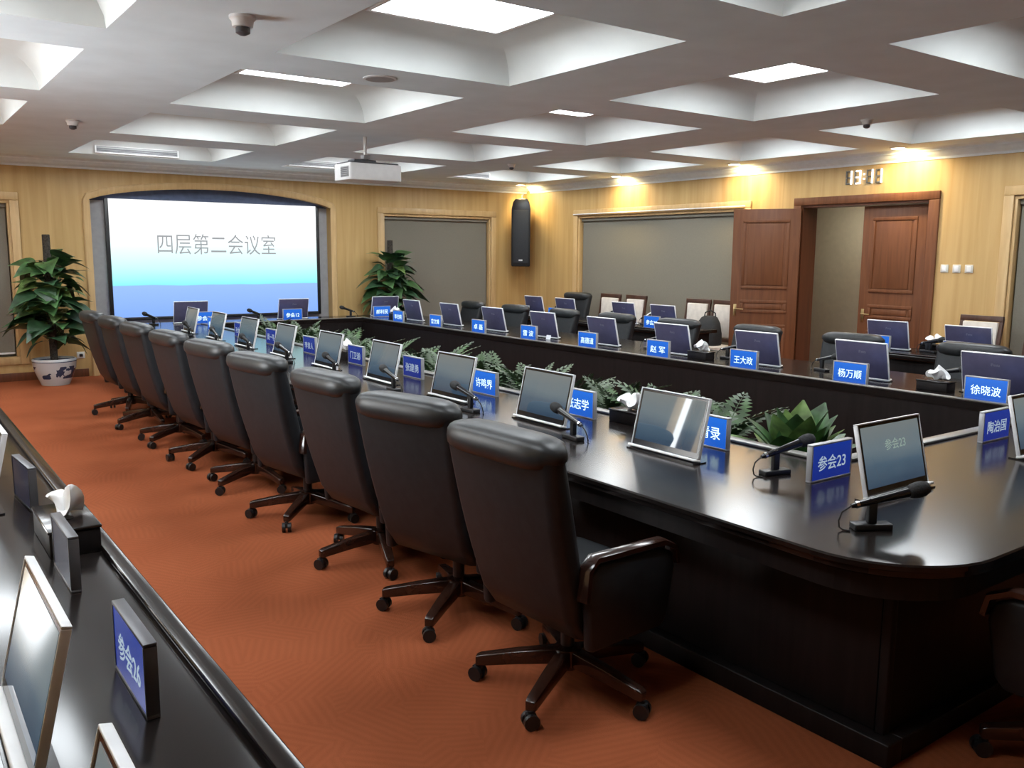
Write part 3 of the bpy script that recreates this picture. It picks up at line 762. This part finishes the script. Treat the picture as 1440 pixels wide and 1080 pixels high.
# ------------------------------------------------------------------ monitors, name plates, microphones
TILT = R(13)
def monitor_proto(picture):
    t = thing('monitor', '', 'monitor')               # screen faces -x
    MB().prism(rrect(-.035, .05, -.235, .235, .012), 0, .006, 'z').build('slot_plate', 'black_gloss', t)
    M = Matrix.Rotation(TILT, 4, 'Y')
    def bx(nm, m, x0, x1, y0, y1, z0, z1, bev=0, par=t):
        o = MB().box(x0, x1, y0, y1, z0, z1).build(nm, m, par, (0, 0, .0065) if par is t else (0, 0, 0), (0, TILT, 0) if par is t else (0, 0, 0), bevel=bev); return o
    body = bx('monitor_body', 'monitor_back', -.004, .010, -.222, .222, .012, .296, .003)
    bx('screen', picture, -.0062, -.0042, -.208, .208, .040, .284)
    bz = bx('bezel', 'black_gloss', -.0055, -.0041, -.2195, .2195, .014, .2935)
    for nm, y0, y1, z0, z1 in (('frame_strip', -.226, .226, .2962, .302), ('frame_strip', -.227, -.2222, .012, .296), ('frame_strip', .2222, .227, .012, .296)):
        bx(nm, 'silver', -.008, .011, y0, y1, z0, z1, .0015)
    bx('foot_bar', 'white_trim', -.030, .014, -.228, .228, .0, .0118, .004)
    lg = text('maker_mark', 'iPenta', 'logo_grey', .062, .022, t, (0, 0, 0), (0, 0, 0), bold=.004)
    lg.matrix_local = Matrix.Translation((0, 0, .0065)) @ M @ Matrix.Translation((.0105, .012, .222)) @ Matrix(((0, 0, 1, 0), (1, 0, 0, 0), (0, 1, 0, 0), (0, 0, 0, 1)))
    return t
mon = monitor_proto('desktop_and_sheen')
used = [False]
def put_monitor(x, y, rz, label, group):
    if not used[0]:
        used[0] = True; mon.location = (x, y, T); mon.rotation_euler = (0, 0, rz); mon['label'] = label; mon['group'] = group; return mon
    return dup(mon, (x, y, T), rz, label, group)
PW, PH, PD = .29, .165, .022
pl = thing('name_plate', '', 'name plate')             # faces -x and +x
MB().box(-PD/2, PD/2, -PW/2+.008, PW/2-.008, .008, PH-.008).build('plate_core', 'dark_grey', pl)
for y0, y1, z0, z1 in ((-PW/2, PW/2, 0, .0078), (-PW/2, PW/2, PH-.0078, PH), (-PW/2, -PW/2+.0078, .008, PH-.008), (PW/2-.0078, PW/2, .008, PH-.008)):
    B('plate_frame', 'plate_silver', -PD/2-.003, PD/2+.003, y0, y1, z0, z1, pl, .0015)
FACE = {}
for k in ('plate_blue', 'plate_blue_dim', 'plate_off'):
    o_ = MB().box(-PD/2-.0015, -PD/2-.0004, -PW/2+.0082, PW/2-.0082, .0082, PH-.0082).build('display', k); FACE[k] = o_.data; bpy.data.objects.remove(o_)
pused = [False]
DARKF = {}
def put_plate(x, y, rz, words, label, group, bright=True, face=None, dark=False):
    if pused[0]: t = dup(pl, (x, y, T), rz, label, group)
    else:
        t = pl; pused[0] = True; t.location = (x, y, T); t.rotation_euler = (0, 0, rz); t['label'] = label; t['group'] = group
        for nm in (): pass
    for ch in list(t.children):
        if ch.name.split('.')[0] == 'display':
            for g in list(ch.children): bpy.data.objects.remove(g)
            bpy.data.objects.remove(ch)
    if dark:
        for ch in t.children:
            if ch.name.split('.')[0] == 'plate_frame':
                if ch.data.name not in DARKF:
                    me = ch.data.copy(); me.materials.clear(); me.materials.append(MATS['frame_dark']); DARKF[ch.data.name] = me
                ch.data = DARKF[ch.data.name]
    fm = face or ('plate_blue' if bright else 'plate_blue_dim')
    for s in (0, 1):
        d = link('display', FACE[fm], t, (0, 0, 0), (0, 0, PI*s))
        if words:
            me = text_mesh(words, .008)
            tx = text('name_text', words, 'plate_text' if bright else 'plate_text_dim', min(.20, .068*len(words)), .066, d, (0, 0, 0), (0, 0, 0), bold=.008, depth=.0005)
            tx.matrix_local = Matrix.Translation((-PD/2-.0017, 0, PH*.47)) @ Matrix(((0, 0, -1, 0), (-1, 0, 0, 0), (0, 1, 0, 0), (0, 0, 0, 1)))
    return t
mic = thing('microphone', '', 'microphone')              # head towards +y
MB().prism(rrect(-.028, .028, -.07, .07, .008), 0, .022, 'z').build('mic_base', 'black_plastic', mic, bevel=.004)
MB().prism(rrect(-.012, .012, -.016, .016, .004), .0225, .112, 'z').build('mic_post', 'black_plastic', mic, bevel=.002)
def mp(t): return Vector((0, -.115+.32*t, .075+.075*t))
MB().tube([mp(.12), mp(.18), mp(.30), mp(.42), mp(.62), mp(.76)], [.008, .011, .014, .015, .017, .019], 14).build('mic_handle', 'black_gloss', mic, smooth=True)
MB().tube([mp(.17), mp(.205)], .0135, 14).build('mic_ring', 'chrome', mic, smooth=True)
MB().tube([mp(.762), mp(.80), mp(.86), mp(.93), mp(.985), mp(1.0)], [.020, .026, .029, .028, .020, .006], 16).build('mic_head', 'mic_foam', mic, smooth=True, ang=1.3)
cp = [mp(.12), Vector((0, -.11, .062)), Vector((.004, -.122, .035)), Vector((.01, -.122, .012)), Vector((.018, -.112, .004)), Vector((.03, -.09, .003))]
MB().tube(cp, .0035, 7).build('mic_cable', 'black_plastic', mic, smooth=True)
mused = [False]
def put_mic(x, y, rz, label, group):
    if not mused[0]:
        mused[0] = True; mic.location = (x, y, T); mic.rotation_euler = (0, 0, rz); mic['label'] = label; mic['group'] = group
    else: dup(mic, (x, y, T), rz, label, group)
ORD = lambda k, n=9: 'nearest the camera' if k == 0 else 'farthest from the camera' if k == n-1 else NTH[k]+' from the camera'
LN = ['王青录', '张志学', '许鸣界', '张建勇', '门卫瀚', '李良人', '周一平', '孙大华', '参会17']
RN_ = ['徐晓波', '杨万顺', '王大政', '赵 军', '高德道', '雷 波', '卓 磊', '曾文峰', '李光明']
for k in range(9):
    y = 2.95+.985*k
    put_monitor(3.055, y, R(random.uniform(-1, 1)), 'silver-framed lit monitor on the left table arm, %s' % ORD(k), 'monitors on the left table arm')
    put_plate(3.385, 2.975+1.0*k, 0, LN[k], 'blue electronic name plate behind the left row of monitors, %s' % ORD(k), 'name plates on the left table arm', bright=(k in (0, 1, 2, 8)))
    if k: put_mic(2.93, y-.45, R(random.uniform(-6, 6)), 'black tabletop microphone between left-row monitors, %s' % ORD(k-1, 8), 'microphones on the left table arm')
for k in range(9):
    put_monitor(6.335, 2.95+1.02*k, PI+R(random.uniform(-1, 1)), 'dark monitor seen from behind on the right table arm, %s' % ORD(k), 'monitors on the right table arm')
    put_plate(5.995, 2.85+1.017*k, 0, RN_[k], 'bright blue name plate on the right table arm, %s' % ORD(k), 'name plates on the right table arm')
    put_mic(6.46, 3.42+1.02*k, R(184+random.uniform(-20, 20)), 'black microphone on the right table arm, %s' % ORD(k), 'microphones on the right table arm')
# far arm
for k, (x, px, w) in enumerate(((3.50, 3.62, '参会11'), (4.96, 4.87, '参会12'), (6.45, 6.30, '郝利民'))):
    n = ['left of the three before the screen', 'middle of the three before the screen', 'rightmost, below the far plant'][k]
    put_monitor(x, 12.30, R(-90), 'dark monitor on the far table arm, '+n, 'monitors on the far table arm')
    put_plate(px, 12.08, R(90), w, 'bright blue name plate on the far table arm, '+n, 'name plates on the far table arm')
for k, x in enumerate((3.0, 4.42, 5.85)):
    put_mic(x, 12.22, R(25), 'black microphone standing on the far table arm, %s' % ['left of the left monitor', 'between the two screen-side monitors', 'beside the far right monitor'][k], 'microphones on the far table arm')
# near arm
m23 = put_monitor(3.34, 1.905, R(90), 'monitor with lit screen at the rounded near corner of the table', 'monitors on the near table arm')
put_plate(3.325, 2.22, R(90), '参会23', 'blue electronic name plate beside the near corner monitor', 'name plates on the near table arm', bright=False)
put_plate(4.77, 2.21, R(90), '陶治国', 'blue name plate at the right edge of the near table arm', 'name plates on the near table arm', bright=False)
put_monitor(4.62, 1.91, R(90), 'monitor cut off by the right edge of the photo on the near table arm', 'monitors on the near table arm')
put_mic(3.19, 2.40, R(-104), 'black microphone between the nearest left monitor and the near corner name plate', 'microphones on the near table arm')
put_mic(2.82, 1.70, R(-122), 'black microphone nearest the camera, in front of the corner monitor', 'microphones on the near table arm')
put_mic(4.28, 1.70, R(-75), 'black microphone at the right edge of the near table arm', 'microphones on the near table arm')
glow('wallpaper_text', (.20, .27, .24), 1.2)
_t = text('screen_text', '参会23', 'wallpaper_text', .15, .045, m23, (0, 0, 0), (0, 0, 0), bold=.006, depth=.0003)
_t.matrix_local = Matrix.Translation((0, 0, .0065)) @ Matrix.Rotation(TILT, 4, 'Y') @ Matrix.Translation((-.0064, -.02, .20)) @ Matrix(((0, 0, -1, 0), (-1, 0, 0, 0), (0, 1, 0, 0), (0, 0, 0, 1)))
# left desk
for x, y, l in ((.165, 1.89, 'large in the lower left corner'), (.15, 1.05, 'cut off by the bottom edge'), (.285, 3.86, 'at the far left edge')):
    put_monitor(x, y, 0, 'silver-framed monitor with lit screen on the left desk, '+l, 'monitors on the left desk')
put_plate(.405, 1.96, 0, '参会26', 'dark blue name plate on the left desk beside the large monitor', 'name plates on the left desk', bright=False, dark=True)
put_plate(.405, 2.80, 0, '', 'switched-off name plate on the left desk beside the tissue box', 'name plates on the left desk', face='plate_off', bright=False, dark=True)
put_plate(.42, 3.76, R(4), '', 'switched-off name plate on the left desk behind the tissue box', 'name plates on the left desk', face='plate_off', bright=False, dark=True)
# window desks
RM = [(8.62, 4.29), (8.62, 5.13), (8.62, 8.37), (8.62, 9.14), (8.62, 10.43), (8.62, 11.22)]
RMN = ['right of the doorway, by the photo edge', 'right of the doorway, next to the opening', 'before the blind, nearest the door', 'before the blind, second from the door', 'before the blind, third from the door', 'before the blind, nearest the corner']
for k, ((x, y), l) in enumerate(zip(RM, RMN)):
    put_monitor(x, y, PI, 'dark monitor on the window-side desk, '+l, 'monitors on the window-side desks')
    put_plate(8.34, y-.03, 0, ['参会31', '参会30', '参会28', '参会27', '参会26', '参会25'][k], 'small blue name plate on the window-side desk, '+l, 'name plates on the window-side desks')
    put_mic(8.66, y+.45 if k not in (1, 5) else y-.42 if k == 1 else y+.40, R(170), 'small black microphone on the window-side desk, '+l, 'microphones on the window-side desks')

# ------------------------------------------------------------------ tissue boxes
def tissue_sheet(seed, s=1.0):
    """a ruffled tuft of paper pulled out of the slot"""
    mb = MB(); n, m = 36, 7; rings = []
    for k in range(m+1):
        v = k/m; ring = []
        for i in range(n):
            a = 2*PI*i/n
            r = (.010+.062*v**.9)*(1+.32*v*math.sin(3*a+seed)+.22*v*math.sin(5*a+2*seed))*s
            z = (.085*v*(1+.30*math.sin(2*a+seed*1.3)*v)-.03*v*v*(1+math.sin(3*a+seed)))*s
            ring.append((r*math.cos(a), r*.62*math.sin(a), z))
        rings.append(ring)
    return mb.loft(rings+[[(x*.55, y*.55, z*.92+.004) for x, y, z in rings[-1]], [(x*.15, y*.15, z*.8+.004) for x, y, z in rings[-1]]], cap=True)
def tissue_box(x, y, rz, label, seed, L=.23, Wd=.12, H=.075):
    t = thing('tissue_box', label, 'tissue box', (x, y, T), rz, 'tissue boxes')
    MB().box(-L/2, L/2, -Wd/2, Wd/2, 0, H-.012).build('box_body', 'panel_wood', t, bevel=.004)
    MB().box(-L/2-.004, L/2+.004, -Wd/2-.004, Wd/2+.004, H-.0115, H).build('box_lid', 'table_wood', t, bevel=.004)
    MB().prism(rrect(-.06, .06, -.018, .018, .017), H+.0002, H+.0015, 'z').build('lid_slot', 'black_plastic', t)
    tissue_sheet(seed).build('tissue', 'tissue_paper', t, (0, 0, H+.001), (0, 0, R(20)), smooth=True, ang=2)
tissue_box(.465, 3.17, R(90), 'dark tissue box with crumpled white tissue on the left desk', 1, .34, .15, .09)
tissue_box(3.50, 3.655, R(90), 'dark tissue box with white tissue behind the nearest left monitor', 2)
tissue_box(6.25, 5.60, R(90), 'tissue box with white tissue right of the third nearest right-arm name plate', 3)
tissue_box(6.22, 3.32, R(90), 'tissue box with white tissue between the two nearest right-arm name plates', 4)
tissue_box(8.78, 4.74, R(90), 'tissue box with white tissue on the desk right of the doorway', 5)
tissue_box(8.80, 8.78, R(90), 'tissue box with crumpled tissue on the desk before the blind', 6)
tissue_box(6.35, 11.72, R(90), 'tissue box with white tissue at the far right table corner', 7)
tissue_box(3.50, 7.42, R(90), 'tissue box with white tissue amid the far left-row monitors', 8)
card = MB().box(-.001, .001, -.035, .035, 0, .05).build('paper_card', 'tissue_paper', None, (6.21, 7.86, T+.001), (0, R(14), R(6)))
tag(card, 'small white card leaning before a right-arm monitor', 'card')

# ------------------------------------------------------------------ plants
def leaf_mesh(name, m, L, W, fold=.18, curl=.25, stem=.10, n=7, heart=False):
    """a pointed leaf along +x with a short stalk, folded along the midrib"""
    mb = MB(); rows = []
    for k in range(n+1):
        t = k/n
        w = W*(math.sin(PI*min(1, t*.93+.07)**.72)**.9) if not heart else W*(math.sin(PI*(t*.9+.1)**.62))
        if k == n: w = .004
        x = stem+L*t; z = -curl*L*t*t
        rows.append([(x, -w, z+fold*w), (x, -w*.5, z+fold*w*.35), (x, 0, z), (x, w*.5, z+fold*w*.35), (x, w, z+fold*w)])
    o = 0; vs = [p for r in rows for p in r]
    fs = [(k*5+i, k*5+i+1, (k+1)*5+i+1, (k+1)*5+i) for k in range(n) for i in range(4)]
    mb.add(vs, fs)
    mb.tube([(0, 0, 0), (stem*.5, 0, .012), (stem+.01, 0, 0)], [.005, .004, .003], 5)
    ob = mb.build(name, m, smooth=True, ang=2); me = ob.data; bpy.data.objects.remove(ob); return me
def place_leaf(nm, me, parent, loc, az, pitch, roll, s):
    o = link(nm, me, parent, loc); o.rotation_mode = 'XYZ'
    Mx = Matrix.Rotation(az, 3, 'Z') @ Matrix.Rotation(-pitch, 3, 'Y') @ Matrix.Rotation(roll, 3, 'X')
    o.rotation_euler = Mx.to_euler(); o.scale = (s, s, s); return o
POTHOS = [leaf_mesh('leaf', 'leaf_green', .33, .155, .16, .55, .15, heart=True), leaf_mesh('leaf', 'leaf_dark', .32, .15, .12, .8, .14, heart=True), leaf_mesh('leaf', 'leaf_light', .28, .13, .2, .45, .12, heart=True)]
def pole_plant(x, y, label, seed):
    rnd = random.Random(seed)
    t = thing('potted_plant', label, 'potted plant', (x, y, 0), 0, 'pole plants flanking the screen')
    MB().lathe([(.165, 0), (.175, .02), (.215, .12), (.25, .22), (.258, .29), (.262, .30), (.262, .335), (.25, .345), (.235, .34), (.23, .30)], 32).build('pot', 'porcelain', t, smooth=True, ang=1)
    MB().lathe([(.228, .302), (.1, .315), (.01, .318)], 24).build('soil', 'soil', t, smooth=True)
    MB().lathe([(.045, .30), (.05, 1.0), (.046, 1.925), (.04, 1.93)], 12).build('moss_pole', 'pole_coir', t, smooth=True)
    for k in range(120):
        f = k/119; z = .52+1.08*f**.9
        az = k*2.399+rnd.uniform(-.4, .4)
        p = rnd.uniform(-.45, .75)+.25*f
        s = rnd.uniform(.75, 1.25)*(1.15-.40*f if f > .3 else .9)
        if math.sin(az) > 0: s = min(s, (Y1-y-.09)/(.50*math.sin(az)+.02))
        r = .05
        me = POTHOS[0 if rnd.random() < .5 else 1 if rnd.random() < .7 else 2]
        place_leaf('leaf', me, t, (r*math.cos(az), r*math.sin(az), z), az, p, rnd.uniform(-.5, .5), s)
pole_plant(1.86, 12.70, 'leafy climbing plant on a pole in a blue-patterned porcelain pot, left of the screen', 3)
pole_plant(6.93, 12.97, 'leafy climbing plant on a pole right of the screen, behind the far table corner', 5)

# planter trough inside the ring, behind the left table arm
pt = thing('planter_box', 'long dark planter trough inside the table ring along the left arm', 'planter', (0, 0, 0))
px0, px1, py0, py1, pz = 3.70, 4.30, 2.55, 11.6, .60
for (a, b, c, d) in ((px0, px0+.025, py0, py1), (px1-.025, px1, py0, py1), (px0+.025, px1-.025, py0, py0+.025), (px0+.025, px1-.025, py1-.025, py1)):
    B('planter_side', 'panel_wood', a, b, c, d, 0, pz, pt, .004)
B('planter_soil', 'soil', px0+.026, px1-.026, py0+.026, py1-.026, .3, pz-.05, pt)
def frond_mesh(m, L, W, droop):
    mb = MB(); n = 11; pts = []
    for k in range(n+1):
        t = k/n; pts.append(Vector((L*t, 0, L*(.42*t-droop*t*t))))
    mb.tube(pts, [.0035*(1-.8*k/n)+.0006 for k in range(n+1)], 4)
    for k in range(2, n+1):
        t = k/n; w = W*math.sin(PI*(.12+.86*t))**.8+.012
        d = (pts[k]-pts[k-1]).normalized()
        for s in (-1, 1):
            b = pts[k]; tip = b+Vector((0, s, 0))*w+d*w*.55+Vector((0, 0, -.10*w))
            mid = (b+tip)/2; hw = .021*(L/.4)
            mb.add([b-d*.004, mid-d*hw+Vector((0, 0, .006)), tip, mid+d*hw+Vector((0, 0, .006))], [(0, 1, 2, 3)])
    ob = mb.build('frond', m, smooth=True, ang=2); me = ob.data; bpy.data.objects.remove(ob); return me
FR = [frond_mesh('fern_green', .44, .085, .60), frond_mesh('fern_grey', .40, .08, .42), frond_mesh('fern_green', .36, .075, .85)]
FY = [3.42+.46*k for k in range(17)]
for k, y in enumerate(FY):
    rnd = random.Random(40+k)
    t = thing('fern', 'grey-green fern in the trough inside the table ring, %s from the near end' % ['first', 'second', 'third', 'fourth', 'fifth', 'sixth', 'seventh', 'eighth', 'ninth', 'tenth', 'eleventh', 'twelfth', 'thirteenth', 'fourteenth', 'fifteenth', 'sixteenth', 'last'][k], 'fern', (4.02+rnd.uniform(-.05, .05), y, pz-.01), rnd.uniform(0, 6), 'ferns in the planter trough')
    for q in range(24):
        az = q*2.399+rnd.uniform(-.3, .3); p = rnd.uniform(.05, 1.05)
        place_leaf('frond', FR[rnd.choice((0, 0, 1, 2))], t, (.03*math.cos(az), .03*math.sin(az), 0), az, p, rnd.uniform(-.3, .3), rnd.uniform(.75, 1.05))
HL = [leaf_mesh('leaf', 'leaf_green', .25, .088, .24, .12, .10), leaf_mesh('leaf', 'leaf_light', .24, .082, .22, .10, .10)]
hp = thing('broadleaf_plant', 'broad-leaved green plant at the near inside corner of the table ring', 'plant', (3.97, 2.86, pz-.05), 0)
rnd = random.Random(11)
for q in range(34):
    az = q*2.399+.4; ring = q/33
    p = 1.42-1.1*ring**1.2+rnd.uniform(-.1, .1)
    place_leaf('leaf', HL[q % 3 == 0], hp, (.03*math.cos(az), .03*math.sin(az), 0), az, p, rnd.uniform(-.3, .3), rnd.uniform(.95, 1.2))
